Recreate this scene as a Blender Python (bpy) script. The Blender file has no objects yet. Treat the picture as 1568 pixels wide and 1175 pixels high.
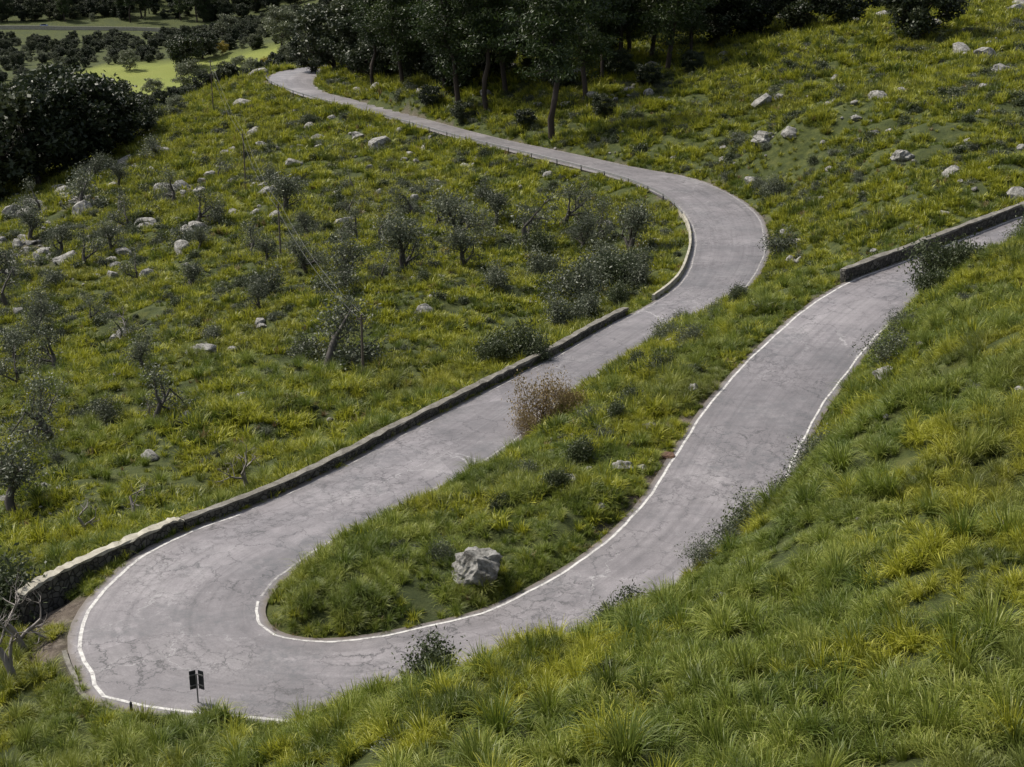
import bpy, bmesh, math, random
import numpy as np
from mathutils import Vector, Matrix
random.seed(7)
scene=bpy.context.scene
# ======================= MATERIALS =======================
def mat(name):
    m=bpy.data.materials.new(name); m.use_nodes=True; nt=m.node_tree
    b=nt.nodes['Principled BSDF']; b.inputs['Roughness'].default_value=.8
    b.inputs['Specular IOR Level'].default_value=.25
    return m,nt,b
def N(nt,t,**k):
    n=nt.nodes.new(t)
    for a,v in k.items(): setattr(n,a,v)
    return n
def noise(nt,scale,detail=4,rough=.55,vec=None,dist=0):
    n=N(nt,'ShaderNodeTexNoise'); n.inputs['Scale'].default_value=scale; n.inputs['Detail'].default_value=detail
    n.inputs['Roughness'].default_value=rough; n.inputs['Distortion'].default_value=dist
    if vec: nt.links.new(vec,n.inputs['Vector'])
    return n.outputs['Fac']
def pos(nt): return N(nt,'ShaderNodeNewGeometry').outputs['Position']
def ramp(nt,f,stops):
    r=N(nt,'ShaderNodeValToRGB'); e=r.color_ramp.elements
    while len(e)<len(stops): e.new(.5)
    for i,(p,col) in enumerate(stops):
        e[i].position=p; e[i].color=(col,col,col,1) if not hasattr(col,'__len__') else (*col,1)
    nt.links.new(f,r.inputs['Fac']); return r.outputs['Color']
def mix(nt,f,a,b,mode='MIX'):
    m=N(nt,'ShaderNodeMix',data_type='RGBA',blend_type=mode)
    for i,v in ((0,f),(6,a),(7,b)):
        if isinstance(v,(int,float)): m.inputs[i].default_value=v
        elif isinstance(v,tuple): m.inputs[i].default_value=(*v,1)
        else: nt.links.new(v,m.inputs[i])
    return m.outputs[2]
def mth(nt,op,a,b=0.0):
    m=N(nt,'ShaderNodeMath',operation=op)
    for i,v in ((0,a),(1,b)):
        if isinstance(v,(int,float)): m.inputs[i].default_value=v
        else: nt.links.new(v,m.inputs[i])
    return m.outputs[0]
def bump(nt,b,h,st=.5,d=.05):
    n=N(nt,'ShaderNodeBump'); n.inputs['Strength'].default_value=st; n.inputs['Distance'].default_value=d
    nt.links.new(h,n.inputs['Height']); nt.links.new(n.outputs[0],b.inputs['Normal'])
def attr(nt,name,out='Color'):
    a=N(nt,'ShaderNodeAttribute'); a.attribute_name=name; return a.outputs[out]

m_ground,nt,b=mat('ground_soil_grass'); p=pos(nt)
g=ramp(nt,noise(nt,.9,6,.7,p),[(.3,(.020,.029,.008)),(.5,(.048,.060,.014)),(.72,(.10,.105,.028))])
g=mix(nt,ramp(nt,noise(nt,.12,4,.6,p),[(.45,0.0),(.62,.7)]),g,(.038,.050,.017))
soil=ramp(nt,noise(nt,3,6,.7,p),[(.3,(.05,.038,.03)),(.55,(.12,.098,.078)),(.75,(.25,.22,.19))])
g=mix(nt,attr(nt,'dirt','Fac'),g,soil)
bump(nt,b,noise(nt,5,6,.7,p),.9,.15); b.inputs['Roughness'].default_value=.95
g2=mix(nt,attr(nt,'meadow','Fac'),g,mix(nt,noise(nt,.05,4,.6,p),(.13,.17,.03),(.20,.21,.05))); nt.links.new(g2,b.inputs['Base Color'])

m_road,nt,b=mat('asphalt'); p=pos(nt)
base=ramp(nt,noise(nt,.22,5,.65,p),[(.3,(.155,.145,.152)),(.5,(.205,.190,.198)),(.7,(.262,.246,.252))])
base=mix(nt,1.0,base,ramp(nt,noise(nt,14,4,.8,p),[(.3,.74),(.7,1.18)]),'MULTIPLY')
base=mix(nt,1.0,base,ramp(nt,noise(nt,1.3,5,.7,p),[(.3,.82),(.7,1.12)]),'MULTIPLY')
wt=attr(nt,'lat','Fac'); lon=attr(nt,'lon','Fac')
tr=mth(nt,'COSINE',mth(nt,'MULTIPLY',wt,25.13))
tr2=mth(nt,'MULTIPLY_ADD',tr,.05); tr2.node.inputs[2].default_value=.97
comb=N(nt,'ShaderNodeCombineColor')
for i in range(3): nt.links.new(tr2,comb.inputs[i])
base=mix(nt,1.0,base,comb.outputs[0],'MULTIPLY')
cv=N(nt,'ShaderNodeCombineXYZ'); nt.links.new(mth(nt,'MULTIPLY',wt,26),cv.inputs[0]); nt.links.new(mth(nt,'MULTIPLY',lon,.07),cv.inputs[1])
base=mix(nt,1.0,base,ramp(nt,noise(nt,1.0,3,.6,cv.outputs[0]),[(.28,.76),(.5,1.0),(.75,1.08)]),'MULTIPLY')
vp=N(nt,'ShaderNodeTexVoronoi'); vp.inputs['Scale'].default_value=.11; nt.links.new(p,vp.inputs['Vector'])
base=mix(nt,1.0,base,ramp(nt,vp.outputs['Color'],[(.2,.84),(.8,1.08)]),'MULTIPLY')
dn=N(nt,'ShaderNodeTexNoise'); dn.inputs['Scale'].default_value=.8; dn.inputs['Detail'].default_value=6; dn.inputs['Roughness'].default_value=.7; nt.links.new(p,dn.inputs['Vector'])
va=N(nt,'ShaderNodeVectorMath',operation='MULTIPLY_ADD'); nt.links.new(dn.outputs['Color'],va.inputs[0]); va.inputs[1].default_value=(2.2,2.2,0); nt.links.new(p,va.inputs[2])
def crack(scale,w,lo,hi,ms):
    v=N(nt,'ShaderNodeTexVoronoi',feature='DISTANCE_TO_EDGE'); v.inputs['Scale'].default_value=scale; v.inputs['Randomness'].default_value=1
    nt.links.new(va.outputs[0],v.inputs['Vector'])
    l=ramp(nt,v.outputs['Distance'],[(0,1.0),(w,0.0)])
    k=ramp(nt,noise(nt,ms,3,.5,p),[(lo,0.0),(hi,1.0)])
    return mix(nt,1.0,l,k,'MULTIPLY')
base=mix(nt,crack(.42,.017,.36,.55,.13),base,(.04,.038,.04))
base=mix(nt,crack(1.3,.05,.47,.57,.17),base,(.055,.052,.053))
base=mix(nt,crack(.25,.007,.50,.58,.05),base,(.36,.35,.35))
dk=mix(nt,1.0,ramp(nt,noise(nt,.16,5,.7,p),[(.49,0.0),(.61,.8)]),ramp(nt,noise(nt,2.5,5,.8,p),[(.42,0.0),(.6,1.0)]),'MULTIPLY')
base=mix(nt,dk,base,(.10,.10,.105))
ed=mth(nt,'ABSOLUTE',mth(nt,'SUBTRACT',wt,.5))
ed=mth(nt,'ADD',ed,mth(nt,'MULTIPLY',noise(nt,1.2,5,.7,p),.08))
base=mix(nt,ramp(nt,ed,[(.525,0.0),(.565,.8)]),base,(.12,.10,.08))
nt.links.new(base,b.inputs['Base Color']); b.inputs['Roughness'].default_value=.55; b.inputs['Specular IOR Level'].default_value=.5
bump(nt,b,noise(nt,30,3,.7,p),.35,.02)
def paint(name,lo,hi):
    m,nt,b=mat(name); p=pos(nt)
    w=ramp(nt,noise(nt,2.6,7,.85,p),[(lo,0.0),(hi,1.0)])
    nt.links.new(mix(nt,w,(.20,.19,.19),(.54,.53,.51)),b.inputs['Base Color']); return m
m_paint=paint('road_paint',.38,.54); m_paintw=paint('worn_road_paint',.46,.68)
def stone(name,cols,scale=2.0,mort=(.03,.028,.025)):
    m,nt,b=mat(name); p=pos(nt)
    v=N(nt,'ShaderNodeTexVoronoi',feature='DISTANCE_TO_EDGE'); v.inputs['Scale'].default_value=scale; nt.links.new(p,v.inputs['Vector'])
    v2=N(nt,'ShaderNodeTexVoronoi'); v2.inputs['Scale'].default_value=scale; nt.links.new(p,v2.inputs['Vector'])
    cc=ramp(nt,v2.outputs['Color'],[(0,cols[0]),(.5,cols[1]),(1,cols[2])])
    cc=mix(nt,1.0,cc,ramp(nt,noise(nt,6,5,.7,p),[(.3,.6),(.7,1.2)]),'MULTIPLY')
    e=ramp(nt,v.outputs['Distance'],[(.02,0.0),(.09,1.0)])
    nt.links.new(mix(nt,e,mort,cc),b.inputs['Base Color']); bump(nt,b,e,.8,.06); return m
m_wall=stone('wall_stone',((.05,.047,.042),(.10,.093,.083),(.17,.16,.14)),3.2)
m_cap,nt,b=mat('wall_cap'); p=pos(nt)
nt.links.new(ramp(nt,noise(nt,1.5,6,.75,p),[(.3,(.07,.065,.055)),(.5,(.15,.14,.12)),(.75,(.27,.26,.235))]),b.inputs['Base Color']); bump(nt,b,noise(nt,9,4,.7,p),.6,.04)
m_conc,nt,b=mat('pale_concrete'); p=pos(nt)
nt.links.new(ramp(nt,noise(nt,1.3,6,.75,p),[(.3,(.2,.18,.14)),(.55,(.36,.34,.28)),(.75,(.5,.47,.4))]),b.inputs['Base Color'])
m_rock,nt,b=mat('limestone'); p=pos(nt)
r1=ramp(nt,noise(nt,2.2,7,.75,p),[(.33,(.045,.042,.038)),(.45,(.17,.165,.15)),(.6,(.34,.33,.31)),(.75,(.5,.49,.47))])
nt.links.new(r1,b.inputs['Base Color']); bump(nt,b,noise(nt,5,7,.8,p),.9,.15)
m_soilrock,nt,b=mat('red_earth'); p=pos(nt)
nt.links.new(ramp(nt,noise(nt,3,6,.7,p),[(.3,(.06,.035,.025)),(.6,(.17,.10,.07)),(.8,(.27,.2,.16))]),b.inputs['Base Color']); bump(nt,b,noise(nt,6,6,.8,p),.9,.1)
def simple(name,col,r=.6,met=0):
    m,nt,b=mat(name); p=pos(nt)
    nt.links.new(mix(nt,noise(nt,4,4,.6,p),tuple(x*.75 for x in col),tuple(min(1,x*1.2) for x in col)),b.inputs['Base Color'])
    b.inputs['Roughness'].default_value=r; b.inputs['Metallic'].default_value=met; return m
m_metal=simple('galvanised_steel',(.16,.16,.16),.5,.4); m_dark=simple('dark_metal',(.025,.027,.03),.5)
m_pole=simple('weathered_wood',(.11,.09,.075)); m_car=simple('blue_paint',(.03,.1,.35),.3); m_glass=simple('car_glass',(.02,.02,.025),.1); m_tyre=simple('tyre',(.015,.015,.015))
m_barkd=simple('pine_bark',(.04,.03,.025)); m_bark=simple('olive_bark',(.07,.062,.055)); m_twig=simple('bare_twigs',(.2,.18,.165)); m_brown=simple('dry_twigs',(.14,.09,.06))
def foliage(name,c0,c1,c2,transl=.3,patch=None,pscale=.25,seedy=.35,lo=.42,hi=.62,amt=.75,patch2=None,amt2=.6):
    m,nt,b=mat(name); p=pos(nt)
    oi=N(nt,'ShaderNodeObjectInfo').outputs['Random']
    f=mth(nt,'ADD',mth(nt,'MULTIPLY',oi,seedy),mth(nt,'MULTIPLY',attr(nt,'tint','Fac'),1-seedy))
    col=ramp(nt,f,[(.1,c0),(.5,c1),(.95,c2)])
    if patch: col=mix(nt,ramp(nt,noise(nt,pscale,4,.6,p),[(lo,0.0),(hi,amt)]),col,patch)
    if patch2: col=mix(nt,ramp(nt,noise(nt,.07,3,.6,p),[(.5,0.0),(.68,amt2)]),col,patch2)
    nt.links.new(col,b.inputs['Base Color']); b.inputs['Roughness'].default_value=.5; b.inputs['Specular IOR Level'].default_value=.4
    tr=N(nt,'ShaderNodeBsdfTranslucent'); nt.links.new(col,tr.inputs['Color'])
    ms=N(nt,'ShaderNodeMixShader'); ms.inputs[0].default_value=transl
    nt.links.new(b.outputs[0],ms.inputs[1]); nt.links.new(tr.outputs[0],ms.inputs[2])
    nt.links.new(ms.outputs[0],nt.nodes['Material Output'].inputs['Surface']); return m
m_grass=foliage('grass_blades',(.036,.062,.009),(.175,.220,.024),(.46,.47,.13),.35,(.060,.102,.017),.45,.22,amt=.7,patch2=(.21,.185,.05),amt2=.3)
m_tuss=foliage('tussock_blades',(.065,.085,.009),(.29,.305,.022),(.50,.48,.07),.35,(.056,.088,.016),.42,.12,.48,.58,.85,patch2=(.18,.16,.05),amt2=.25)
m_dry=foliage('dry_grass',(.12,.09,.04),(.24,.18,.08),(.38,.30,.16),.3)
m_shrub=foliage('shrub_leaves',(.020,.031,.012),(.048,.064,.024),(.10,.115,.05),.2)
m_olive=foliage('olive_leaves',(.038,.046,.027),(.085,.100,.060),(.165,.18,.12),.22)
m_pale=foliage('pale_leaves',(.07,.08,.045),(.13,.145,.085),(.2,.22,.14),.25)
m_pine=foliage('pine_needles',(.009,.018,.005),(.026,.046,.010),(.075,.10,.024),.25)
m_oak=foliage('oak_leaves',(.010,.018,.007),(.028,.040,.015),(.08,.09,.038),.2)
m_yel=foliage('yellow_leaves',(.15,.13,.02),(.25,.2,.03),(.35,.28,.05),.35)

# ======================= MESH HELPERS =======================
def mk(name,V,Q,mats=(),mi=None,tint=None,smooth=False,link=True):
    me=bpy.data.meshes.new(name)
    V=np.asarray(V,dtype=np.float32); n=len(V)
    if isinstance(Q,np.ndarray):
        k=Q.shape[1]; me.vertices.add(n); me.vertices.foreach_set('co',V.ravel())
        me.loops.add(Q.size); me.loops.foreach_set('vertex_index',Q.astype(np.int32).ravel())
        me.polygons.add(len(Q)); me.polygons.foreach_set('loop_start',np.arange(0,Q.size,k,dtype=np.int32))
        try: me.polygons.foreach_set('loop_total',np.full(len(Q),k,dtype=np.int32))
        except Exception: pass
        me.update(calc_edges=True)
    else:
        me.from_pydata(V.tolist(),[],Q); me.update()
    for m in mats: me.materials.append(m)
    if mi is not None: me.polygons.foreach_set('material_index',np.asarray(mi,dtype=np.int32))
    if tint is not None:
        a=me.attributes.new('tint','FLOAT','POINT'); a.data.foreach_set('value',np.asarray(tint,dtype=np.float32))
    if smooth: me.polygons.foreach_set('use_smooth',np.ones(len(me.polygons),dtype=bool))
    me.validate()
    if not link: return me
    o=bpy.data.objects.new(name,me); scene.collection.objects.link(o); return o
def fattr(me,name,vals):
    a=me.attributes.new(name,'FLOAT','POINT'); a.data.foreach_set('value',np.asarray(vals,dtype=np.float32))
LAT=np.random.RandomState(3).rand(256,256)
def vn(x,y,sc,sd=0):
    x=np.asarray(x)/sc+sd*17.3; y=np.asarray(y)/sc+sd*9.1
    xi=np.floor(x).astype(int); yi=np.floor(y).astype(int); fx=x-xi; fy=y-yi
    fx=fx*fx*(3-2*fx); fy=fy*fy*(3-2*fy)
    a=LAT[xi%256,yi%256];b_=LAT[(xi+1)%256,yi%256];c_=LAT[xi%256,(yi+1)%256];d=LAT[(xi+1)%256,(yi+1)%256]
    return (a*(1-fx)+b_*fx)*(1-fy)+(c_*(1-fx)+d*fx)*fy
# ======================= ROAD COURSE (metres; outer x,y, inner x,y, height) =======================
ST=[(-42.3,356.6,-41.1,345.8,-2),(-48.8,345.8,-43.6,337.2,-2),(-53.2,335.5,-43.3,324.3,-2),(-53,315.3,-42.1,308.1,-2),(-45.4,292.1,-37.6,289.6,-2),(-34.7,269.8,-30.2,275.4,-2),(-20.4,244.2,-15,246,-2),(-8.5,221.4,-2.4,222.1,-2),(1.5,204.2,8.1,206.1,-2),(10.1,189.4,16.9,192.2,-2),(15.6,177.4,23.2,182.9,-1.9),(18.5,165.8,26.4,170.2,-1.8),(19.2,153.3,27.4,157.1,-1.7),(18.4,141.7,26.2,144.3,-1.6),(16.8,131.6,24.1,132.8,-1.5),(14.9,123.3,20.2,120.1,-1.4),(11.7,114.9,15.9,112.3,-1.2),(7.4,107.1,11.3,104.8,-1.1),(3.1,98.3,7.4,96.5,-.9),(-.6,91.6,3.7,88.8,-.8),(-3.9,85.2,.6,80.2,-.6),(-6.8,80,-1.8,75.1,-.5),(-9.3,75.1,-4.3,70.7,-.4),(-11.7,70.9,-6.8,66.9,-.3),(-13.9,67.6,-9,63.2,-.2),(-16,64.9,-10.4,60,-.1),(-17.6,61.8,-10.9,57.9,0),(-18.5,57.9,-11,56.2,0),(-18.4,53.9,-10.6,54.8,0),(-17,50.5,-9.8,53.8,0),(-14.8,48,-8.5,53.3,0),
(-5.4,46.3,-6.6,53.4,0),(-2.1,47.6,-4.5,54,.1),(2.1,50,-1.2,55.4,.3),(5.8,53.2,1.3,57.6,.55),(8.6,56.5,3.5,60.2,.8),(11.1,60.4,5.5,63.4,1.1),(13,64.5,7.1,66.9,1.4),(14.9,69.7,9,72,1.8),(17.3,75.5,11.5,78.1,2.4),(20.4,81.8,14.8,84.8,3),(24.4,89.1,19.1,92.4,3.7),(28.2,94.2,23.4,98.4,4.3),(32.5,98.2,28.3,102.9,4.8),(37.7,102.9,33.4,107.5,5.3),(46.5,111.3,42.1,115.8,6),(58.2,122.8,53.8,127.3,6.6),(73.6,137.8,69.6,142.6,7.2)]
O=np.array([(a,b_,z) for a,b_,c_,d_,z in ST]); I=np.array([(c_,d_,z) for a,b_,c_,d_,z in ST]); NS=len(ST)
def cr(Pp,t):
    i=int(min(max(math.floor(t),0),len(Pp)-2)); f=t-i
    p0=Pp[max(i-1,0)];p1=Pp[i];p2=Pp[i+1];p3=Pp[min(i+2,len(Pp)-1)]
    return .5*((2*p1)+(-p0+p2)*f+(2*p0-5*p1+4*p2-p3)*f*f+(-p0+3*p1-3*p2+p3)*f**3)
ts=[];t=0.0
while t<NS-1:
    ts.append(t); i=int(t); L=np.linalg.norm((O[i+1]+I[i+1]-O[i]-I[i])/2); t+=.8/max(L,.8)
ts=np.array(ts); RO=np.array([cr(O,t) for t in ts]); RI=np.array([cr(I,t) for t in ts]); RC=(RO+RI)/2
tan=np.gradient(RC,axis=0)[:,:2]; tan/=np.linalg.norm(tan,axis=1)[:,None]
nrm=np.stack([-tan[:,1],tan[:,0]],1) ; sg=np.sign(((RO-RI)[:,:2]*nrm).sum(1)); nrm*=sg[:,None]
HW=np.abs(((RO-RI)[:,:2]*nrm).sum(1))/2
def at(t): return int(np.argmin(np.abs(ts-t)))
# ======================= TERRAIN =======================
ctrl=[(-26,65,-3),(-30,77,-5),(-42,112,-8),(-60,162,-12),(-29,103,-5),(-18,96,-3),(-27,152,-6),(-11,127,-3.5),(1,160,-4),(-16,188,-5),(-40,229,-7),(-58,216,-10),(-84,232,-15),(-64,289,-7),(-78,260,-13),(-20,49,-1),(-18,45,-.5),(-25,48,-3),(-32,63,-6),(-8,38,4),(0,30,9),(6,27,11),(10,25,12),(9,41,8.5),(15,49,10),(23,63,11),(15,38,12),(4,40,6.8),(-4,43,3.4),(-11,44,1),(14,29,14),(22,47,13),(34,178,5.5),(70,199,11),(91,262,17),(25,257,6),(32,132,3),(46,128,8.5),(22,110,1.3),(43,154,8),(-17,263,2),(2,253,3),(54,236,12),
(-67,333,-5),(-110,300,-25),(-85,385,-22),(-150,400,-27),(-120,240,-22),(-95,190,-19),(-150,200,-27),(-100,600,-28),(-250,600,-28),(-140,560,-29),(-300,800,-27),(-60,500,-15),(-150,860,-24),(-250,860,-24),(-350,860,-24),(-450,860,-22),(-300,930,-16),(-200,1000,-4),(-400,1000,5),(0,1000,25),
(0,400,11),(0,330,7),(100,450,30),(0,600,30),(100,700,50),(-100,900,0),(200,300,35),(150,200,26),(100,120,18),(70,60,17),(80,20,20),(0,0,24),(30,20,20),(12,12,17),(-12,10,14),(-30,5,6),(-40,30,-5),(-60,60,-12),(-80,100,-17),(0,-60,30),(-200,0,-35),(200,0,30),(400,400,60),(400,900,80),(-600,500,-30),(-600,1200,60),(500,1300,120),(0,1300,80),(-300,-60,-40),(400,-60,50)]
bank={31:1.1,32:2.1,33:2.9,34:3.7,35:4.3,36:4.2,37:2.9,38:1.2,39:1.2,40:2.3}
for k in range(NS):
    o=O[k];i_=I[k]; n=nrm[at(k)]
    ctrl+=[(o[0],o[1],o[2]),(i_[0],i_[1],i_[2])]
    if k>=31: ctrl.append((o[0]+n[0]*2.6,o[1]+n[1]*2.6,o[2]+bank.get(k,2.5)))
    elif k<=27 and k>=3: ctrl.append((o[0]+n[0]*2,o[1]+n[1]*2,o[2]-.9))
    if k<=9: ctrl.append((i_[0]-n[0]*2.5,i_[1]-n[1]*2.5,i_[2]+.9))
    elif k<=12: ctrl.append((i_[0]-n[0]*2.5,i_[1]-n[1]*2.5,i_[2]+.5))
    elif k<=26: ctrl.append((i_[0]-n[0]*1.5,i_[1]-n[1]*1.5,i_[2]+.6))
K=np.array(ctrl); X=K[:,:2]; nK=len(K)
def phi(r2): return -np.sqrt(r2+9.0)
D=phi(((X[:,None]-X[None])**2).sum(2))
A=np.zeros((nK+3,nK+3)); A[:nK,:nK]=D+np.eye(nK)*.4; A[:nK,nK]=1; A[:nK,nK+1:]=X/100; A[nK:,:nK]=A[:nK,nK:].T
sol=np.linalg.solve(A,np.concatenate([K[:,2],[0,0,0]]))
def sstep(x): x=np.clip(x,0,1); return x*x*(3-2*x)
def height(x,y):
    x=np.asarray(x,float).ravel(); y=np.asarray(y,float).ravel(); z=np.zeros(len(x)); de=np.full(len(x),99.0)
    for a in range(0,len(x),20000):
        sl=slice(a,a+20000); q=np.stack([x[sl],y[sl]],1)
        r2=np.maximum((q**2).sum(1)[:,None]+(X**2).sum(1)[None]-2*q@X.T,0)
        z[sl]=phi(r2)@sol[:nK]+sol[nK]+q@sol[nK+1:]/100
        if q[:,1].min()<420:
            r2=((q**2).sum(1)[:,None]+(RC[:,:2]**2).sum(1)[None]-2*q@RC[:,:2].T)
            j=r2.argmin(1); d=np.sqrt(np.maximum(r2[np.arange(len(j)),j],0))-HW[j]
            de[sl]=d
            big=sstep((d-1.0)/6.0); sm=sstep((d-.5)/1.5)
            n_=((vn(q[:,0],q[:,1],5,1)-.5)*.9+(vn(q[:,0],q[:,1],14,3)-.5)*1.0)*big+(vn(q[:,0],q[:,1],1.9,2)-.4)*.75*sm
            zz=z[sl]+n_
            k=sstep((d-.3)/1.3); z[sl]=(RC[j,2]-.10)*(1-k)+zz*k
        else: z[sl]+=(vn(q[:,0],q[:,1],30,3)-.5)*4
    return z,de
def axis(lo,a,b_,hi,st_,g):
    m=list(np.arange(a,b_,st_)); l=[];x=a;d=st_
    while x>lo: d*=g; x-=d; l.append(x)
    h=[];x=m[-1];d=st_
    while x<hi: d*=g; x+=d; h.append(x)
    return np.array(l[::-1]+m+h)
gx=axis(-900,-75,60,900,.5,1.09); gy=axis(-120,22,200,1900,.5,1.05)
GX,GY=np.meshgrid(gx,gy); hz,hd=height(GX,GY)
nx,ny=len(gx),len(gy); HZ=hz.reshape(ny,nx)
def gh(x,y):
    x=np.asarray(x,float);y=np.asarray(y,float)
    i=np.clip(np.searchsorted(gx,x)-1,0,nx-2); j=np.clip(np.searchsorted(gy,y)-1,0,ny-2)
    fx=np.clip((x-gx[i])/(gx[i+1]-gx[i]),0,1); fy=np.clip((y-gy[j])/(gy[j+1]-gy[j]),0,1)
    return (HZ[j,i]*(1-fx)+HZ[j,i+1]*fx)*(1-fy)+(HZ[j+1,i]*(1-fx)+HZ[j+1,i+1]*fx)*fy
idx=np.arange(nx*ny).reshape(ny,nx)
Q=np.stack([idx[:-1,:-1],idx[:-1,1:],idx[1:,1:],idx[1:,:-1]],-1).reshape(-1,4)
g_o=mk('ground',np.stack([GX.ravel(),GY.ravel(),hz],1),Q,[m_ground],smooth=True)
gxr,gyr=GX.ravel(),GY.ravel()
SPOT=[(-19.7,56.3,1.5),(-19.3,52.9,1.1),(-20.3,58.2,.9),(16.5,109,1.2)]
for tt in np.arange(35.8,39.4,.45):
    k=at(tt); q=RI[k,:2]-nrm[k]*random.uniform(.5,1.1); SPOT.append((q[0],q[1],random.uniform(.35,.75)))
def spotmask(x,y):
    m=np.zeros(len(x))
    for a,b_,r in SPOT: m=np.maximum(m,np.clip(1.6-np.hypot(x-a,y-b_)/r,0,1))
    return m
def scree(x,y):
    return ((x<-46)&(x>-95)&(y>165)&(y<262)&(vn(x,y,7,21)>.56))*1.0
dirt=np.clip(1-(hd-.2)/.9,0,1)*(vn(gxr,gyr,2.5,5)>.55)*.9
near_=(gyr<140)&(gyr>30)
sm_=np.zeros(len(gxr)); sm_[near_]=spotmask(gxr[near_],gyr[near_])
fattr(g_o.data,'dirt',np.clip(np.maximum(np.maximum(dirt,sm_*1.1),scree(gxr,gyr)*.75*vn(gxr,gyr,1.6,30)*1.4),0,1))
fattr(g_o.data,'meadow',((gxr>-185)&(gxr<-90)&(gyr>485)&(gyr<645))*1.0)
# ======================= ROAD =======================
fr=np.array([-.035,0,.125,.25,.375,.5,.625,.75,.875,1,1.035]); V=[];lat=[];lon=[]
for k in range(len(ts)):
    for f in fr:
        p=RI[k]*(1-f)+RO[k]*f; V.append((p[0],p[1],p[2]+.05*(1-(2*f-1)**2))); lat.append(f); lon.append(k*.8)
m_=len(fr); a=np.arange(len(ts)-1)[:,None]*m_+np.arange(m_-1)[None]
road=mk('mountain_road',V,np.stack([a,a+1,a+m_+1,a+m_],-1).reshape(-1,4),[m_road],smooth=True); fattr(road.data,'lat',lat); fattr(road.data,'lon',lon)
def strip(t0,t1,side,inset,w,m):
    E,Oth=(RO,RI) if side else (RI,RO)
    sel=[k for k in range(len(ts)) if t0<=ts[k]<=t1]; V=[]
    for k in sel:
        d=Oth[k]-E[k]; L=np.linalg.norm(d); wob=.03*math.sin(ts[k]*5)+.02*math.sin(ts[k]*13)
        for q in (inset+wob,inset+wob+w):
            f=q/L; p=E[k]+d*f; V.append((p[0],p[1],p[2]+.05*(1-(2*f-1)**2)+.008))
    mk('edge_line',V,[(2*i,2*i+1,2*i+3,2*i+2) for i in range(len(sel)-1)],[m]).parent=road
strip(24,33,1,.15,.16,m_paint); strip(15.5,24,1,.15,.12,m_paintw); strip(3,15.5,1,.2,.12,m_paintw)
strip(26.5,46.9,0,.08,.13,m_paint); strip(15,26.5,0,.12,.12,m_paintw); strip(3,15,0,.2,.13,m_paintw); strip(34,46.9,1,.15,.11,m_paint)
def sweep(name,path,prof,mats,mi,jit=0):
    path=np.array(path); tg=np.gradient(path,axis=0)[:,:2]; tg/=np.linalg.norm(tg,axis=1)[:,None]
    nn=np.stack([-tg[:,1],tg[:,0]],1); V=[];m=len(prof)
    for k,p in enumerate(path):
        for (l,z) in prof:
            V.append((p[0]+nn[k,0]*l+random.uniform(-jit,jit),p[1]+nn[k,1]*l+random.uniform(-jit,jit),p[2]+z+(random.uniform(-jit,jit) if z>0 else 0)))
    Q=[];M=[]
    for k in range(len(path)-1):
        for j in range(m):
            j2=(j+1)%m; Q.append((k*m+j,k*m+j2,(k+1)*m+j2,(k+1)*m+j)); M.append(mi[j])
    Q.append(tuple(range(m))); M.append(mi[0]); Q.append(tuple(range((len(path)-1)*m,len(path)*m))[::-1]); M.append(mi[0])
    return mk(name,V,Q,mats,M)
def edgepath(t0,t1,off,side=1,dz=0):
    E=RO if side else RI; sgn=1 if side else -1
    return [(*(E[k,:2]+nrm[k]*off*sgn),E[k,2]+dz) for k in range(len(ts)) if t0<=ts[k]<=t1]
prof=[(-.2,-1.8),(-.2,.42),(-.25,.43),(-.25,.55),(.25,.55),(.25,.43),(.2,.42),(.2,-1.8)]
pmi=[0,0,1,1,1,0,0,0]
w2=edgepath(16.5,25.2,.45); sweep('stone_wall',w2,prof,[m_wall,m_cap],pmi,.05)
wp=[np.array(w2[-1]),np.array((-16.8,64.7,.02)),np.array((-17.8,62.9,.1)),np.array((-19.1,60.8,.15)),np.array((-20.2,58.9,.2)),np.array((-20.9,57.6,.2)),np.array((-21.5,56.3,.1))]
sweep('stone_wall',[cr(wp,t) for t in np.linspace(0.02,len(wp)-1.001,40)],prof,[m_wall,m_conc],pmi,.05)
sweep('stone_wall',edgepath(42,47,.4,0),[(x,z+(.35 if z>0 else 0)) for x,z in prof],[m_wall,m_cap],pmi,.06)
sweep('concrete_barrier',edgepath(11.6,15.9,.35),[(-.13,-.8),(-.11,.45),(.11,.45),(.13,-.8)],[m_conc],[0]*4,.015)
sweep('kerb',edgepath(28.2,30.8,.42),[(-.1,-.4),(-.1,.05),(.1,.05),(.1,-.4)],[m_cap],[0]*4,.02)
def boxv(cx,cy,cz,sx,sy,sz,rz=0,taper=1):
    ca,sa=math.cos(rz),math.sin(rz); V=[]
    for dz in (-1,1):
        for dx,dy in ((-1,-1),(1,-1),(1,1),(-1,1)):
            k=taper if dz>0 else 1
            x,y=dx*sx/2*k,dy*sy/2*k; V.append((cx+x*ca-y*sa,cy+x*sa+y*ca,cz+dz*sz/2))
    return V,[(0,3,2,1),(4,5,6,7),(0,1,5,4),(1,2,6,5),(2,3,7,6),(3,0,4,7)]
def join(name,parts,mats):
    V=[];Q=[];M=[]
    for v,q,m in parts:
        o=len(V); V+=list(v); Q+=[tuple(i+o for i in f) for f in q]; M+=[m]*len(q)
    return mk(name,V,Q,mats,M)
gp=edgepath(2.6,11.9,.5)
gr=sweep('guard_rail',gp,[(0,.46),(-.05,.53),(0,.6),(-.05,.67),(0,.74),(.02,.74),(.02,.46)],[m_metal],[0]*7)
gparts=[]; acc=0
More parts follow.
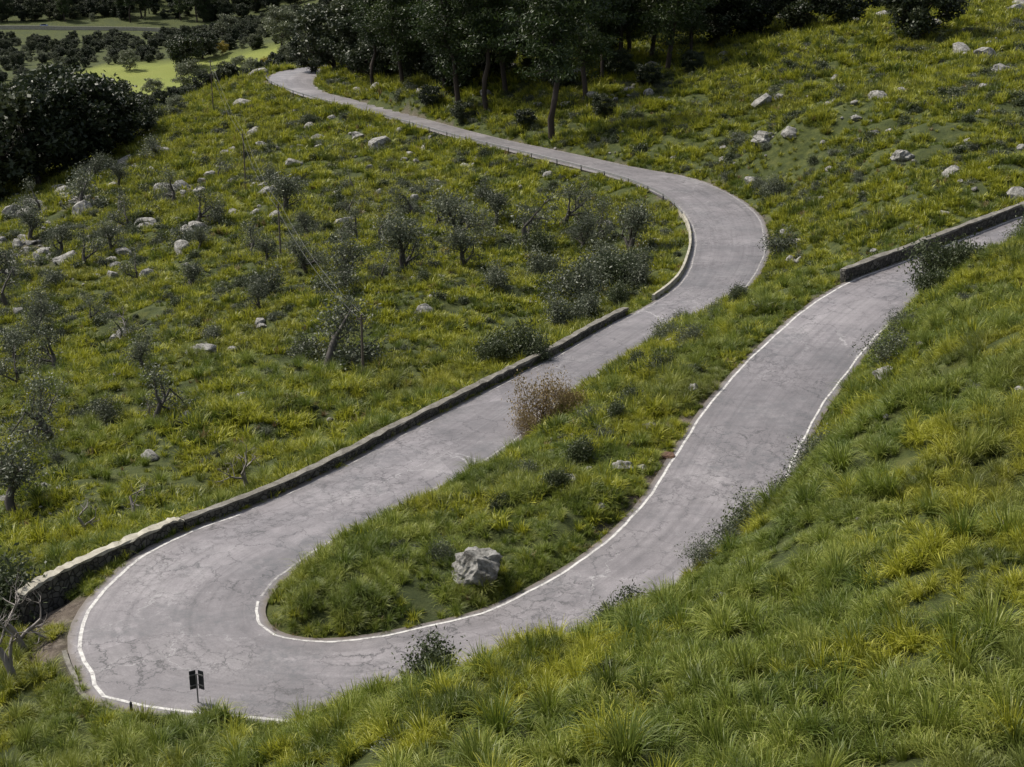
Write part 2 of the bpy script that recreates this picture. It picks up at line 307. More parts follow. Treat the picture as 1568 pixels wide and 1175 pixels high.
for k in range(1,len(gp)):
    acc+=np.linalg.norm(np.array(gp[k])-np.array(gp[k-1]))
    if acc>6: acc=0; p=gp[k]; v,q=boxv(p[0],p[1],p[2],.14,.14,1.44); gparts.append((v,q,0))
join('rail_posts',gparts,[m_dark]).parent=gr

# ======================= TREES =======================
def tube(P,Rr,n=6):
    P=[Vector(p) for p in P]; V=[];Q=[]
    for i,p in enumerate(P):
        t=(P[min(i+1,len(P)-1)]-P[max(i-1,0)]).normalized()
        u=t.orthogonal().normalized() if abs(t.z)<.99 else Vector((1,0,0)); w=t.cross(u)
        for k in range(n):
            a=2*math.pi*k/n; V.append(tuple(p+(u*math.cos(a)+w*math.sin(a))*Rr[i]))
    for i in range(len(P)-1):
        for k in range(n): Q.append((i*n+k,i*n+(k+1)%n,(i+1)*n+(k+1)%n,(i+1)*n+k))
    return V,Q
def leaves(Cn,L,Wd,rs,tint):
    n=len(Cn); a=rs.normal(size=(n,3)); a/=np.linalg.norm(a,axis=1)[:,None]
    b_=rs.normal(size=(n,3)); b_-=a*(a*b_).sum(1)[:,None]; b_/=np.linalg.norm(b_,axis=1)[:,None]
    l=(L*rs.uniform(.6,1.3,n))[:,None]; w=(Wd*rs.uniform(.6,1.3,n))[:,None]
    V=np.stack([Cn-a*l,Cn-b_*w+a*l*.1,Cn+a*l,Cn+b_*w+a*l*.1],1).reshape(-1,3)
    return V,np.arange(4*n).reshape(-1,4),np.repeat(tint,4)
def limb(p,d,L,r,rs,depth,segs,tips,wob=.35,up=.15,n=5,kids=(2,4),ratio=.68,spread=.9):
    P=[p];D=Vector(d).normalized();k=4
    for i in range(k):
        D=(D+Vector(rs.normal(size=3))*wob*.35+Vector((0,0,up*.3))).normalized(); P.append(P[-1]+D*L/k)
    segs.append((P,[r*(1-.45*i/k) for i in range(k+1)],n))
    if depth==0:
        tips+= [P[-1],P[-2],P[-3]]; segs[-1]=(P,[r*(1-.8*i/k) for i in range(k+1)],3); return
    for q in range(rs.randint(kids[0],kids[1]+1)):
        f=rs.uniform(.45,1) if q else 1; j=min(int(f*k),k)
        nd=(D+Vector(rs.normal(size=3))*spread).normalized()
        limb(P[j],nd,L*ratio*rs.uniform(.75,1.2),r*.55*(1.1-.3*f),rs,depth-1,segs,tips,wob,up,4,kids,ratio,spread)
def treemesh(name,segs,LV,LQ,LT,mb,ml):
    V=[];Q=[]
    for P,Rr,n in segs:
        v,q=tube(P,Rr,n); o=len(V); V+=v; Q+=[tuple(i+o for i in f) for f in q]
    V=np.array(V); Q=np.array(Q)
    nb=len(Q); tint=np.concatenate([np.zeros(len(V)),LT]); VV=np.concatenate([V,LV]); QQ=np.concatenate([Q,LQ+len(V)]).astype(int)
    me=mk(name,VV,QQ,[mb,ml],[0]*nb+[1]*len(LQ),tint,link=False)
    me['h']=float(np.percentile(VV[:,2],99.5)); return me
def olive(seed,h=4,nl=26,mb=None,ml=None,leaf=.1,depth=3,lean=.15,kids=(2,4),spread=.75,sig=.3,multi=1,thick=.04):
    rs=np.random.RandomState(seed); segs=[];tips=[]
    for m in range(multi):
        d=Vector((rs.normal()*lean,rs.normal()*lean,1)) if multi==1 else Vector((rs.normal()*.6,rs.normal()*.6,1))
        limb(Vector((0,0,-.2)),d,h*.36,h*thick/(multi**.4),rs,depth,segs,tips,.4,.2,6,kids,.72,spread)
    T=np.array([tuple(t) for t in tips])
    if nl:
        Cn=np.repeat(T,nl,0)+rs.normal(size=(len(T)*nl,3))*sig*np.array([1,1,.8])*h/4
        tn=np.clip(np.repeat(rs.rand(len(T)),nl)*.5+rs.rand(len(T)*nl)*.5,0,1)
        LV,LQ,LT=leaves(Cn,leaf,leaf*.42,rs,tn)
    else: LV,LQ,LT=np.zeros((0,3)),np.zeros((0,4),int),np.zeros(0)
    return treemesh('tree',segs,LV,LQ,LT,mb or m_bark,ml or m_olive)
def pine(seed,h=22,c0=.22,spread=6.2,nl=16000,lean=.06,nb=52):
    rs=np.random.RandomState(seed); segs=[]; P=[Vector((0,0,-.5))]; lx,ly=rs.normal(size=2)*lean
    K_=10
    for i in range(1,K_+1): P.append(Vector((lx*i*h/K_+rs.normal()*.35,ly*i*h/K_+rs.normal()*.35,h*i/K_)))
    segs.append((P,[.40*(1-.8*i/K_)*h/22 for i in range(K_+1)],7)); Cn=[];tn=[]
    for b_ in range(nb):
        f=c0+(1-c0)*(b_/nb)**.9; z=f*K_; i=min(int(z),K_-1); base=P[i].lerp(P[i+1],z-i)
        a=rs.rand()*6.28; L=spread*(1-((f-c0)/(1-c0))**2*.75)*rs.uniform(.3,1.15)*(.5+.5*min(1,(f-c0)*4))
        d=Vector((math.cos(a),math.sin(a),rs.uniform(-.15,.45))); Q=[base]
        for j in range(4): d=(d+Vector(rs.normal(size=3))*.18+Vector((0,0,-.03))).normalized(); Q.append(Q[-1]+d*L/4)
        segs.append((Q,[.13,.1,.07,.045,.02],4))
        for k in range(7):
            q=rs.uniform(.3,1.05)*4; j=min(int(q),3); cpt=Q[j].lerp(Q[j+1],q-j)+Vector(rs.normal(size=3))*.45
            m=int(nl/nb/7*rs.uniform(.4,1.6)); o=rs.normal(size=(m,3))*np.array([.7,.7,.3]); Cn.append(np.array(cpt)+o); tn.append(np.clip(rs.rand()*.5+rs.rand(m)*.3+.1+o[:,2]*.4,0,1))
    LV,LQ,LT=leaves(np.concatenate(Cn),.28,.085,rs,np.concatenate(tn))
    return treemesh('pine',segs,LV,LQ,LT,m_barkd,m_pine)
def oak(seed,h=9,ml=None,nl=12000,leaf=.2,trunk=.25,wid=.5):
    rs=np.random.RandomState(seed); segs=[];tips=[]
    limb(Vector((0,0,-.3)),Vector((0,0,1)),h*trunk,h*.035,rs,3,segs,tips,.3,.1,7,(3,4),.8,.8)
    Cn=[];tn=[]; nc=75
    for k in range(nc):
        d=rs.normal(size=3); d/=np.linalg.norm(d); r=rs.uniform(.45,1)**.6*rs.uniform(.75,1.2)
        cpt=np.array([d[0]*r*h*wid*.82,d[1]*r*h*wid*.82,h*.5+d[2]*r*h*.4]); m=int(nl/nc*rs.uniform(.6,1.4))
        o=rs.normal(size=(m,3)); o/=np.linalg.norm(o,axis=1)[:,None]; rr=h*rs.uniform(.05,.11)
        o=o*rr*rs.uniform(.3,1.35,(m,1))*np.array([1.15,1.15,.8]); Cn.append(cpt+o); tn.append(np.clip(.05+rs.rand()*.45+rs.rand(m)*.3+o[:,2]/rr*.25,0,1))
    LV,LQ,LT=leaves(np.concatenate(Cn),leaf,leaf*.55,rs,np.concatenate(tn))
    return treemesh('oak',segs,LV,LQ,LT,m_barkd,ml or m_oak)
olives=[olive(s_,4,27,leaf=.078,kids=(2,4),sig=.34,thick=.055) for s_ in (11,12,13,14,15,16)]
bush=[olive(s_,2.2,18,ml=m_olive,leaf=.07,depth=2,multi=5,kids=(3,4),sig=.45) for s_ in (21,22)]
dbush=[olive(s_,2.2,30,ml=m_shrub,leaf=.07,depth=2,multi=5,kids=(3,4),sig=.5) for s_ in (31,32,33)]
twiggy=[olive(s_,1.6,8,mb=m_bark,ml=m_olive,leaf=.04,depth=2,multi=9,kids=(3,4),sig=.35,thick=.02) for s_ in (35,36,37)]
bare=[olive(s_,4,0,mb=m_twig,depth=4,kids=(2,4),spread=.8) for s_ in (41,42,43)]
brown=[olive(51,2.2,5,mb=m_brown,ml=m_dry,depth=3,multi=6,kids=(3,4),leaf=.05)]
pines=[pine(61,c0=.42,lean=.10),pine(62,c0=.34,lean=.08),pine(63,c0=.25)]
oaks=[oak(s_) for s_ in (71,72)]; pales=[oak(73,6,m_pale,6000,.14)]
yel=[oak(77,2.5,m_yel,2500,.09,.2,.45)]
def put(ms,name,x,y,hm,sx=1):
    me=random.choice(ms)
    o=bpy.data.objects.new(name,me); k=hm/me['h']; o.scale=(k*sx,k*sx*random.uniform(.85,1.15),k); o.rotation_euler=(0,0,random.uniform(0,6.28))
    o.location=(x,y,float(gh(x,y))-.05); scene.collection.objects.link(o); return o
OL=[(-32,93,4.5),(-29,107,3.2),(-24,90,3.8),(-64,208,5.5),(-14,103,4.6),(-15,129,5),(-11,138,5.8),(-14,153,4.4),(-6,152,5.9),(2,148,6.8),(-51,166,4.9),(-41,183,4.9),(-30,185,5.4),(-49,204,5),(-38,113,3.9),(-40,110,3.8),(10,153,4.5),(12,143,5.2),(-41,152,3.9),(-67,195,5.6),(-45,131,3.9),(-29,77,4.3),(-23,126,2.5),(6,160,4.6),(-2,162,3.9),(-54,148,5.1),(-29,85,1.7),(-17,156,3.8),(8,167,4),(-38,182,3.5),(-57,177,3.9),(-57,204,3.4),(-59,165,4),(-37,165,2.8),(-41,133,2.6),(-33,97,2.7),(-9,165,3.6),(-12,131,2.9),(-12,173,2.9),(-24,167,2.8),(-66,178,4.4),(-62,223,4.5),(-72,214,5),(-45,218,4),(-35,205,3.6),(-22,195,3.4),(-26,147,3.4),(-33,142,3),(-48,140,3.4),(-5,140,4.2),(7,148,4),(-70,236,4.5),(-52,190,4.4),(-20,176,3.2),(-62,250,4),(-35,122,3.4),(-44,120,3.6),(-50,174,3.6),(-30,160,3.4),(-21,142,3.6)]
for x,y,h in OL: put(olives,'olive_tree',x,y,h*1.12,1.0)
for x,y,h in [(-15,75,3.4),(-23,71,2.2),(-21,73,1.9),(-24,90,2.7),(-20,51,4.6),(-20.4,53.6,3.4),(13,152,4),(-36,128,2.8),(-21.5,49.5,3)]: put(bare,'bare_tree',x,y,h)
for x,y,h in [(-23,132,2.9),(6,123,3.9),(4,113,2.8),(25,129.5,2.8),(30.5,164,2.2),(9,135,3.6),(-40,171,2.9),(-26,118,1.8),(-16,107,2),(29.5,168,1.7),(6,115,2.2),(-3,181,3),(-52,156,2.6),(-29,96,1.9),(12,133,2.8),(-7,171,2.5),(3,138,3.2),(11,126,2.8),(-1,128,2.6),(8,129,3)]: put(bush,'bush',x,y,h,.95)
for x,y,h in [(.6,99,3.4),(-1.2,98.4,2.2),(2,97.5,1.6),(28.6,92.4,3.4),(31,95.2,2.6),(29.8,92.2,2.2),(-4,206,2.1),(-8,129,1.6),(-36,252,2.4),(-73,299,3.5),(9,119,2),(-22.5,57,3.6),(39.5,102,4),(37,99.6,2.6),(2.5,146,3.4),(10,128,3.2)]: put(dbush,'bush',x,y,h,.85)
for x,y,h in [(1.9,82,3.6),(.9,80.2,1.8),(3.6,82.6,1.8)]: put(brown,'dry_bush',x,y,h,.75)
for tt in (31.4,31.9,32.3,32.6,33.0,33.4,33.9,34.3,34.8,35.1,35.5,36.0,36.5,39.6,40.2,41.1,42.2,43.1):
    k=at(tt); q=RO[k,:2]+nrm[k]*random.uniform(2.0,3.2); put(twiggy if random.random()<.7 else dbush,'bush',q[0],q[1],random.uniform(1.1,2.0),.95)
for x,y,h in [(-3.2,58.8,1.1),(2.3,66,1.2),(3.5,71,1.5),(6,76,1.2),(7,80,1.4),(9.5,86,1.5),(12,92,1.5),(11,98,1.8),(15,100,1.5),(17.5,106,1.6),(-.5,65,.9),(5,73.6,1.1),(13,105,1.3),(.8,69.8,1.3),(4.6,78.2,1.3),(8.3,90,1.3)]: put([random.choice(twiggy+dbush)],'bush',x,y,h,.85)
for x,y,h in [(-9,245,29),(6,213.5,30),(26,244,27),(-4,239,27),(-20,266,25),(12,232,26),(19,256,26),(-27,282,23),(-9,258,27),(-1,249,27),(6,256,26),(31,252,19),(-12,257,24),(15,245,24),(-3,270,27),(10,268,26),(22,272,26),(33,268,22),(-14,280,26),(2,283,27),(16,288,26),(28,285,24),(-5,262,28),(13,261,27),(25,262,25),(-17,274,26),(38,276,22),(8,276,27)]: put(pines,'pine_tree',x,y,h)
for x,y,h in [(-39,317,15),(-46,333,9),(44,264,11),(51,258,10),(63,228,12),(37,262,11),(58,253,9),(-84,251,19),(-80,262,18),(-78,270,15),(-88,241,20),(-76,281,12),(-103,326,20),(-109,316,20),(-95,262,17),(-98,250,17),(-141,630,14),(-138,650,12),(23,294,14),(-10,257,7),(-18,271,9),(5,255,6),(15,271,9),(-3,262,8),(-13,264,6),(-27,290,10),(-33,303,12),(-8,236,3.5),(2,222,3),(14,222,3.4),(-14,250,4),(22,234,4),(30,240,4),(8,244,5),(18,246,5)]: put(oaks,'oak_tree',x,y,h,1.12)
for x,y,h in [(-101,640,17),(-136,700,12),(-166,630,9),(-114,512,11),(-126,508,7),(-140,488,7),(-182,565,10),(-97,540,7),(-81,534,9),(-160,468,9),(-114,607,8),(-70,300,4.5),(-74,288,5)]: put(pales,'pale_tree',x,y,h,1.1)
for x,y,h in [(-104,613,5),(-130,654,6),(-7,146,1.2)]: put(yel,'yellow_bush',x,y,h)

# ======================= INSTANCED GROUND COVER =======================
def blades(n,L,wd,spread,rs,segs=3,rad=.12,cx=0,cy=0,tb=0):
    V=[];Q=[];T=[]
    for i in range(n):
        a=rs.rand()*6.283; l=L*rs.uniform(.5,1.1); out=spread*rs.uniform(.1,1.0); r=rad*math.sqrt(rs.rand())
        x0,y0=cx+r*math.cos(a+rs.normal()*.5),cy+r*math.sin(a+rs.normal()*.5); dx,dy=math.cos(a),math.sin(a); tw=rs.uniform(-1,1)
        wx,wy=-math.sin(a+tw),math.cos(a+tw); tn=rs.rand(); o=len(V)
        for k in range(segs+1):
            f=k/segs; hgt=l*(f*(1-.35*out*f*f)-.25*out*f**3); q=l*out*f**1.6*.9; w=(wd*(1-f)**.6*.5+.002)*(.7+.6*min(f*3,1))
            for s_ in (-1,1): V.append((x0+dx*q+wx*w*s_,y0+dy*q+wy*w*s_,hgt-.05)); T.append(min(1,max(0,tn*.5+.4*f+tb)))
        for k in range(segs): b_=o+2*k; Q.append((b_,b_+1,b_+3,b_+2))
    return V,Q,T
def tuft(name,n,L,wd,spread,seed,m,segs=3,rad=.12):
    V,Q,T=blades(n,L,wd,spread,np.random.RandomState(seed),segs,rad); return mk(name,V,np.array(Q),[m],None,T,link=False)
def patch(seed,m,R=.8,k=8,big=.5):
    """a patch of turf: several tussocks of unequal height with shorter grass between"""
    rs=np.random.RandomState(seed); V=[];Q=[];T=[]
    for i in range(k):
        a=rs.rand()*6.28; r=R*math.sqrt(rs.rand()); bigt=rs.rand()<big
        L=rs.uniform(.5,.95) if bigt else rs.uniform(.22,.4)
        v,q,t=blades(int(85 if bigt else 45),L,.015,.95 if bigt else .8,rs,3 if bigt else 2,.12 if bigt else .3,r*math.cos(a),r*math.sin(a),rs.uniform(-.18,.18))
        o=len(V); V+=v; Q+=[tuple(j+o for j in f) for f in q]; T+=t
    return mk('turf',V,np.array(Q),[m],None,T,link=False)
def rock_mesh(seed,sub=3,flat=.75,planes=16,m=None):
    rs=np.random.RandomState(seed); bm=bmesh.new(); bmesh.ops.create_icosphere(bm,subdivisions=sub,radius=1)
    V=np.array([v.co[:] for v in bm.verts])
    for k in range(planes):
        n=rs.normal(size=3); n/=np.linalg.norm(n); d=rs.uniform(.6,.9); q=V@n; V-=np.maximum(q-d,0)[:,None]*n
    f=1+.06*np.sin(V@rs.normal(size=3)*5+1)+.045*np.sin(V@rs.normal(size=3)*11)+.03*np.sin(V@rs.normal(size=3)*19); V*=f[:,None]; V+=rs.normal(size=V.shape)*.008
    V*=np.array([1.15,.9,flat])
    for v,c_ in zip(bm.verts,V): v.co=c_
    me=bpy.data.meshes.new('rock'); bm.to_mesh(me); bm.free(); me.materials.append(m or m_rock); return me
def coll(name,meshes):
    cl=bpy.data.collections.new(name)
    for i,me in enumerate(meshes): cl.objects.link(bpy.data.objects.new('%s_%02d'%(name,i),me))
    return cl
def scatter(name,P,rot,scl,idx_,cl):
    me=bpy.data.meshes.new(name); me.vertices.add(len(P)); me.vertices.foreach_set('co',np.asarray(P,dtype=np.float32).ravel())
    a=me.attributes.new('rot','FLOAT_VECTOR','POINT'); a.data.foreach_set('vector',np.asarray(rot,dtype=np.float32).ravel())
    a=me.attributes.new('scl','FLOAT_VECTOR','POINT'); a.data.foreach_set('vector',np.asarray(scl,dtype=np.float32).ravel())
    a=me.attributes.new('pick','INT','POINT'); a.data.foreach_set('value',np.asarray(idx_,dtype=np.int32))
    o=bpy.data.objects.new(name,me); scene.collection.objects.link(o)
    ng=bpy.data.node_groups.new(name+'_nodes','GeometryNodeTree')
    ng.interface.new_socket('Geometry',in_out='INPUT',socket_type='NodeSocketGeometry'); ng.interface.new_socket('Geometry',in_out='OUTPUT',socket_type='NodeSocketGeometry')
    gi=ng.nodes.new('NodeGroupInput'); go=ng.nodes.new('NodeGroupOutput'); ip=ng.nodes.new('GeometryNodeInstanceOnPoints'); ci=ng.nodes.new('GeometryNodeCollectionInfo')
    ci.inputs['Collection'].default_value=cl; ci.inputs['Separate Children'].default_value=True; ci.inputs['Reset Children'].default_value=True
    def na(nm,tp):
        n=ng.nodes.new('GeometryNodeInputNamedAttribute'); n.data_type=tp; n.inputs['Name'].default_value=nm
        return [o_ for o_ in n.outputs if o_.enabled and o_.name=='Attribute'][0]
    ng.links.new(gi.outputs[0],ip.inputs['Points']); ng.links.new(ci.outputs[0],ip.inputs['Instance']); ip.inputs['Pick Instance'].default_value=True
    ng.links.new(na('pick','INT'),ip.inputs['Instance Index'])
    e=ng.nodes.new('FunctionNodeEulerToRotation'); ng.links.new(na('rot','FLOAT_VECTOR'),e.inputs[0]); ng.links.new(e.outputs[0],ip.inputs['Rotation'])
    ng.links.new(na('scl','FLOAT_VECTOR'),ip.inputs['Scale']); ng.links.new(ip.outputs[0],go.inputs[0])
    md=o.modifiers.new('scatter','NODES'); md.node_group=ng; return o
def gen(n,x0,x1,y0,y1,dens,seed,dmin=.2):
    rs=np.random.RandomState(seed); x=rs.uniform(x0,x1,n); y=rs.uniform(y0,y1,n)
    k=(np.abs(x)<y*.42+10); x,y=x[k],y[k]
    z,d=height(x,y); k=(d>dmin)&(rs.rand(len(x))<dens(x,y,d))&(spotmask(x,y)<.55); x,y,d=x[k],y[k],d[k]
    return x,y,gh(x,y),d,rs
def rotscl(rs,n,lo,hi,tilt=.15):
    r=np.stack([rs.normal(size=n)*tilt,rs.normal(size=n)*tilt,rs.uniform(0,6.283,n)],1); k=rs.uniform(lo,hi,n)
    return r,np.stack([k,k,k*rs.uniform(.8,1.2,n)],1)
def slope_rot(x,y,rs):
    e=.5; dzx=(gh(x+e,y)-gh(x-e,y))/(2*e); dzy=(gh(x,y+e)-gh(x,y-e))/(2*e); out=[]
    for a,b_ in zip(dzx,dzy):
        q=Vector((0,0,1)).rotation_difference(Vector((-a,-b_,1)).normalized()).to_matrix()@Matrix.Rotation(rs.rand()*6.283,3,'Z')
        out.append(tuple(q.to_euler('XYZ')))
    return np.array(out)
turf=coll('turf_patch',[patch(i+1,m_grass) for i in range(5)]+[patch(9,m_tuss),patch(10,m_tuss)])
x,y,z,d,rs=gen(12000,-40,50,14,100,lambda x,y,d:np.where(y<82,1.0,.7)*((x>-2)|(y<70)|(d<6)),1,.7)
n=len(x); r=slope_rot(x,y,rs); k=rs.uniform(.7,1.15,n)*(.55+.8*vn(x,y,2.6,6)); k*=np.clip(.5+d/3,.5,1); sc=np.stack([np.clip(k,.75,1.15),np.clip(k,.75,1.15),k],1)
scatter('grass',np.stack([x,y,z],1),r,sc,np.where(vn(x,y,4,13)>.64,rs.choice([5,6],n),rs.choice(5,n)),turf)
bigt=coll('big_tussock',[tuft('b',190,1.25,.019,1.0,41+i,m_grass,4,.2) for i in range(3)]+[tuft('b',170,1.1,.019,1.0,45,m_tuss,4,.2)])
x,y,z,d,rs=gen(9000,-40,50,20,112,lambda x,y,d:np.clip(d-.9,0,1)*.22*(.3+1.2*(vn(x,y,6,15)>.45)),8,.9)
n=len(x); r,sc=rotscl(rs,n,.65,1.2,.1); scatter('tussock_grass',np.stack([x,y,z],1),r,sc,rs.choice(4,n),bigt)
verge=coll('verge_tuft',[tuft('v',70,.62,.02,.95,31,m_grass),tuft('v',60,.5,.02,.8,32,m_grass,3,.25),tuft('v',70,.7,.02,.9,33,m_tuss),tuft('v',30,.6,.016,.7,34,m_dry)])
x,y,z,d,rs=gen(60000,-40,50,38,125,lambda x,y,d:(d<1.7)*(.3+.7*(vn(x,y,1.2,4)>.42)),6,.08)
n=len(x); r,sc=rotscl(rs,n,.5,1.3); sc*=np.clip(.4+d/1.4,.4,1)[:,None]
scatter('verge_grass',np.stack([x,y,z],1),r,sc,rs.choice(4,n,p=[.4,.3,.24,.06]),verge)
mid=coll('grass_tussock',[tuft('t',44,.85,.055,.95,21+i,m_tuss,2,.25) for i in range(3)]+[tuft('t',40,.5,.05,.7,25+i,m_grass,2,.45) for i in range(2)]+[tuft('t',30,.6,.05,.8,29,m_dry,2)])
x,y,z,d,rs=gen(250000,-110,120,62,350,lambda x,y,d:np.clip(95/np.maximum(y,1),.35,1)*(.38+.95*(vn(x,y,2.4,7)>.45))*(.6+.6*vn(x,y,9,3))*(1-.75*scree(x,y)),2)
n=len(x); r,sc=rotscl(rs,n,.75,1.6); sc*=(.4+1.1*vn(x,y,2.4,7))[:,None]*np.clip(y/170,.8,1.5)[:,None]; sc*=np.clip(.35+d/2.0,.35,1)[:,None]
scatter('grass_tussocks',np.stack([x,y,z],1),r,sc,rs.choice(6,n,p=[.28,.28,.2,.1,.1,.04]),mid)
sh=coll('low_shrub',[olive(s_,1.0,22,ml=mm,leaf=lf,depth=1,multi=6,kids=(3,4),sig=.55) for s_,mm,lf in ((81,m_shrub,.05),(82,m_olive,.05),(83,m_shrub,.06),(84,m_olive,.045))])
x,y,z,d,rs=gen(60000,-110,120,20,350,lambda x,y,d:np.clip((d-.6)/2,0,1)*(.05+.24*(vn(x,y,9,9)>.47))*np.where(y<58,.8,1),3)
n=len(x); r,sc=rotscl(rs,n,.5,1.5,.05); sc*=np.clip(y/120,.6,1.5)[:,None]
scatter('low_shrubs',np.stack([x,y,z],1),r,sc,rs.choice(4,n),sh)
stn=coll('stone',[rock_mesh(s_,2) for s_ in (91,92,93,94)])
x,y,z,d,rs=gen(40000,-110,120,20,350,lambda x,y,d:np.where(d<1.6,.05,.07*(vn(x,y,13,11)>.42)+.4*scree(x,y))*np.where(y<58,.3,1),4)
n=len(x); r,sc=rotscl(rs,n,.1,.38,.4); sc*=np.where(d<1.6,.5,np.clip(y/95,.8,2.4))[:,None]*(.6+rs.rand(n)**4*2.3)[:,None]
scatter('stones',np.stack([x,y,z+.14],1),r,sc,rs.choice(4,n),stn)
fo=coll('forest_tree',[pines[1],pines[2],oaks[0],oaks[1],pales[0]])
rs=np.random.RandomState(5)
def forest(name,n,x0,x1,y0,y1,fn,p,slo,shi):
    x=rs.uniform(x0,x1,n);y=rs.uniform(y0,y1,n); k=(np.abs(x)<y*.45+30)&fn(x,y); x,y=x[k],y[k]; n=len(x)
    r,sc=rotscl(rs,n,slo,shi,.03); scatter(name,np.stack([x,y,gh(x,y)-.3],1),r,sc,rs.choice(5,n,p=p),fo)
forest('forest',1700,-60,200,290,420,lambda x,y:(x>-33)&((y>300)|(x<55)|(x>100)),[.25,.25,.25,.25,0],.5,.95)
forest('forest',2400,-100,450,400,1100,lambda x,y:((x>-45)|(y>900)),[.2,.2,.3,.25,.05],.7,1.3)
forest('forest',3000,-620,-40,880,1350,lambda x,y:x>-900,[.12,.12,.4,.3,.06],.8,1.6)
forest('olive_grove',2600,-380,-55,335,838,lambda x,y:~((x>-185)&(x<-92)&(y>480)&(y<650))&~((y>800)&(x<-180)),[0,0,.3,.3,.4],.4,.8)

# ======================= VALLEY ROAD, WALL, CAR =======================
P=[np.array((-490.0+i*9.0,852.0+6*math.sin(i*.09)+max(0,i-35)*-3.0,0.0)) for i in range(48)]
for p in P: p[2]=float(gh(p[0],p[1]))+.8
sweep('valley_road',P,[(-4,-3),(-4,.05),(4,.05),(4,-3)],[m_cap],[0]*4)
sweep('roadside_wall',[p+np.array([0,-6,-.2]) for p in P],[(-.4,-2),(-.4,1.1),(.4,1.1),(.4,-2)],[m_conc],[0]*4)
cp=P[24]; cz=cp[2]+.05; parts=[]
v,q=boxv(cp[0],cp[1],cz+.6,4.4,1.8,.7,0,.97); parts.append((v,q,0)); v,q=boxv(cp[0]-.2,cp[1],cz+1.2,2.5,1.6,.5,0,.78); parts.append((v,q,1))
for dx in (-1.35,1.35):
    for dy in (-.85,.85):
        vv,qq=tube([(cp[0]+dx,cp[1]+dy-.1,cz+.32),(cp[0]+dx,cp[1]+dy+.1,cz+.32)],[.33,.33],12); qq.append(tuple(range(12))); qq.append(tuple(range(12,24))); parts.append((vv,qq,2))
join('car',parts,[m_car,m_glass,m_tyre])
# ======================= BOULDERS =======================
RK=[(-1.6,57.4,2.3),(-9,60.8,.9),(5.8,68.9,1.4),(6.8,69.2,.8),(20.9,76,1.6),(20.9,74.3,.8),(20.1,76.4,.8),(23,77.2,.6),(-7.5,119.6,2),(-22.7,83.8,1.3),(-25.2,111,2.3),(-26.1,110.7,1.1),(31.4,178,3.3),(44.6,240.7,2.7),(28.9,171.1,1.8),(40.3,147.3,2.6),(42.2,133.4,1.3),(45.6,136.1,1.1),(10.7,79.4,1.1),(12.8,234.1,2.2),(23.3,226.1,2.1),(35.7,223.9,1.9),(21.9,192.2,1.3),(49.8,184.9,1.6),(64.5,190.5,2.7),(42.1,166.2,1.6),(-11,96.5,1.1),(-23.1,112.7,1),(24.8,124,1.4),(41.3,172.8,1.5),(36.9,120.2,1),(-28.1,79.6,1.1),(-30.8,105.8,1.2),(-22.2,121.5,1.2),(10.7,157.8,1.4),(15,145.7,1.4),(-10.3,193.1,1.3),(4,69.4,.7),(4.3,64.1,.6),(43.3,120.7,1),(36.1,161.8,1.4),(26.6,88.3,.9),(18.9,50.3,.5),(2.9,66.8,1.2),(7.6,74.2,.9),(33.5,97,1.3),(30,93.5,.8),(-64,200,2),(-61,184,1.8),(-52,145,1.4),(-70,222,2.2),(-56,172,1.5),(-48,160,1.3),(-58,210,1.9),(38,205,1.8),(52,160,1.4),(47,210,2),(58,178,1.5),(33,150,1.2)]
for i,(x,y,w) in enumerate(RK):
    f=.55+.35*((i*37)%10)/10 if i else .95
    o=bpy.data.objects.new('boulder',rock_mesh(100+i if i else 117,4,f,18)); k=w/2/1.05; o.scale=(k,k,k); o.rotation_euler=(0,0,i*1.3)
    o.location=(x,y,float(gh(x,y))+k*.45*f); scene.collection.objects.link(o)
for x,y,w,sd_ in ((18.6,73.6,1.2,200),(8.2,70.8,1.2,201)):
    o=bpy.data.objects.new('earth_mound',rock_mesh(sd_,4,.35,18,m_soilrock)); o.scale=(w/2,w/2,w/2); o.location=(x,y,float(gh(x,y))+.05); scene.collection.objects.link(o)
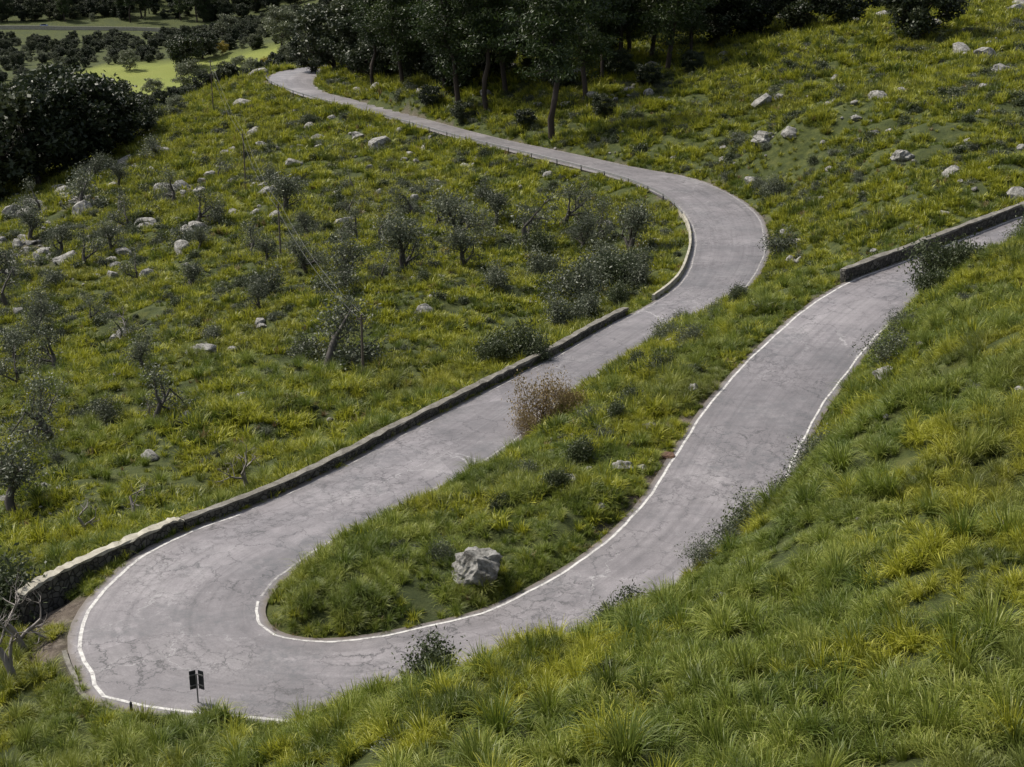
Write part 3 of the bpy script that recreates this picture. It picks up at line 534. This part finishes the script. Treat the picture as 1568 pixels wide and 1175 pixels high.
# ======================= SIGN, POSTS, POLES =======================
bx,by=-12.0,48.2; bz=float(gh(bx,by)); V1,Q1=tube([(bx,by,bz-.3),(bx,by,bz+1.35)],[.03,.03],10); Q1+= [tuple(range(10)),tuple(range(10,20))]
parts=[(V1,Q1,0)]
for sx_,rz_ in ((-.16,.5),(.16,-.5)):
    v,q=boxv(bx+sx_,by+.06,bz+1.05,.25,.025,.78,rz_); parts.append((v,q,1))
    for dz in (-.22,.22): v,q=boxv(bx+sx_*.9,by+.03,bz+1.05+dz,.26,.03,.045,rz_); parts.append((v,q,0))
join('chevron_sign',parts,[m_metal,m_dark])
x,y=-14.4,47.6; z=float(gh(x,y)); V1,Q1=tube([(x,y,z-.2),(x,y,z+.45),(x,y,z+.5)],[.06,.055,.02],8); join('marker_post',[(V1,Q1,0)],[m_dark])
tops=[]
for x,y,H in [(-10.9,99.6,4.9),(-25,150.8,5.8),(-39.5,210,7.5),(-59.8,288,10)]:
    z=float(gh(x,y)); V1,Q1=tube([(x,y,z-.5),(x,y,z+H)],[.12,.08],8); Q1.append(tuple(range(8,16)))
    v,q=boxv(x,y,z+H-.35,.7,.08,.08); parts=[(V1,Q1,0),(v,q,0)]
    for dx in (-.3,.3): v2,q2=tube([(x+dx,y,z+H-.3),(x+dx,y,z+H-.15)],[.04,.025],6); parts.append((v2,q2,0))
    join('utility_pole',parts,[m_pole]); tops.append(Vector((x,y,z+H-.15)))
parts=[]
for a_,b_ in zip(tops[:-1],tops[1:]):
    for dx in (-.3,.3):
        L=(b_-a_).length; Pt=[a_.lerp(b_,f)+Vector((dx,0,-L*.02*4*f*(1-f))) for f in np.linspace(0,1,14)]; v,q=tube(Pt,[.014]*14,4); parts.append((v,q,0))
join('power_lines',parts,[m_metal])
# ======================= CAMERA, LIGHT =======================
cam=bpy.data.cameras.new('camera'); co=bpy.data.objects.new('camera',cam); scene.collection.objects.link(co)
cam.sensor_width=36; cam.lens=50; cam.clip_end=5000; cam.clip_start=.5
co.location=(0,0,28); co.rotation_euler=(math.radians(72.5),0,0); scene.camera=co
sd=Vector((-.55,.26,.78)).normalized()
sl=bpy.data.lights.new('sun','SUN'); sl.energy=5.0; sl.angle=math.radians(3); sl.color=(1,.94,.84)
so=bpy.data.objects.new('sun',sl); so.rotation_euler=sd.to_track_quat('Z','Y').to_euler(); so.location=(0,0,80); scene.collection.objects.link(so)
w=bpy.data.worlds.new('World'); scene.world=w; w.use_nodes=True; nt=w.node_tree; bg=nt.nodes['Background']
sky=nt.nodes.new('ShaderNodeTexSky'); sky.sky_type='NISHITA'; sky.sun_disc=False; sky.sun_elevation=math.asin(sd.z); sky.sun_rotation=math.atan2(sd.x,sd.y)
sky.dust_density=3; sky.air_density=1
hs=nt.nodes.new('ShaderNodeHueSaturation'); hs.inputs['Saturation'].default_value=.55
nt.links.new(sky.outputs[0],hs.inputs['Color']); nt.links.new(hs.outputs[0],bg.inputs[0]); bg.inputs[1].default_value=.15
scene.view_settings.view_transform='Standard'; scene.view_settings.look='None'; scene.view_settings.exposure=0
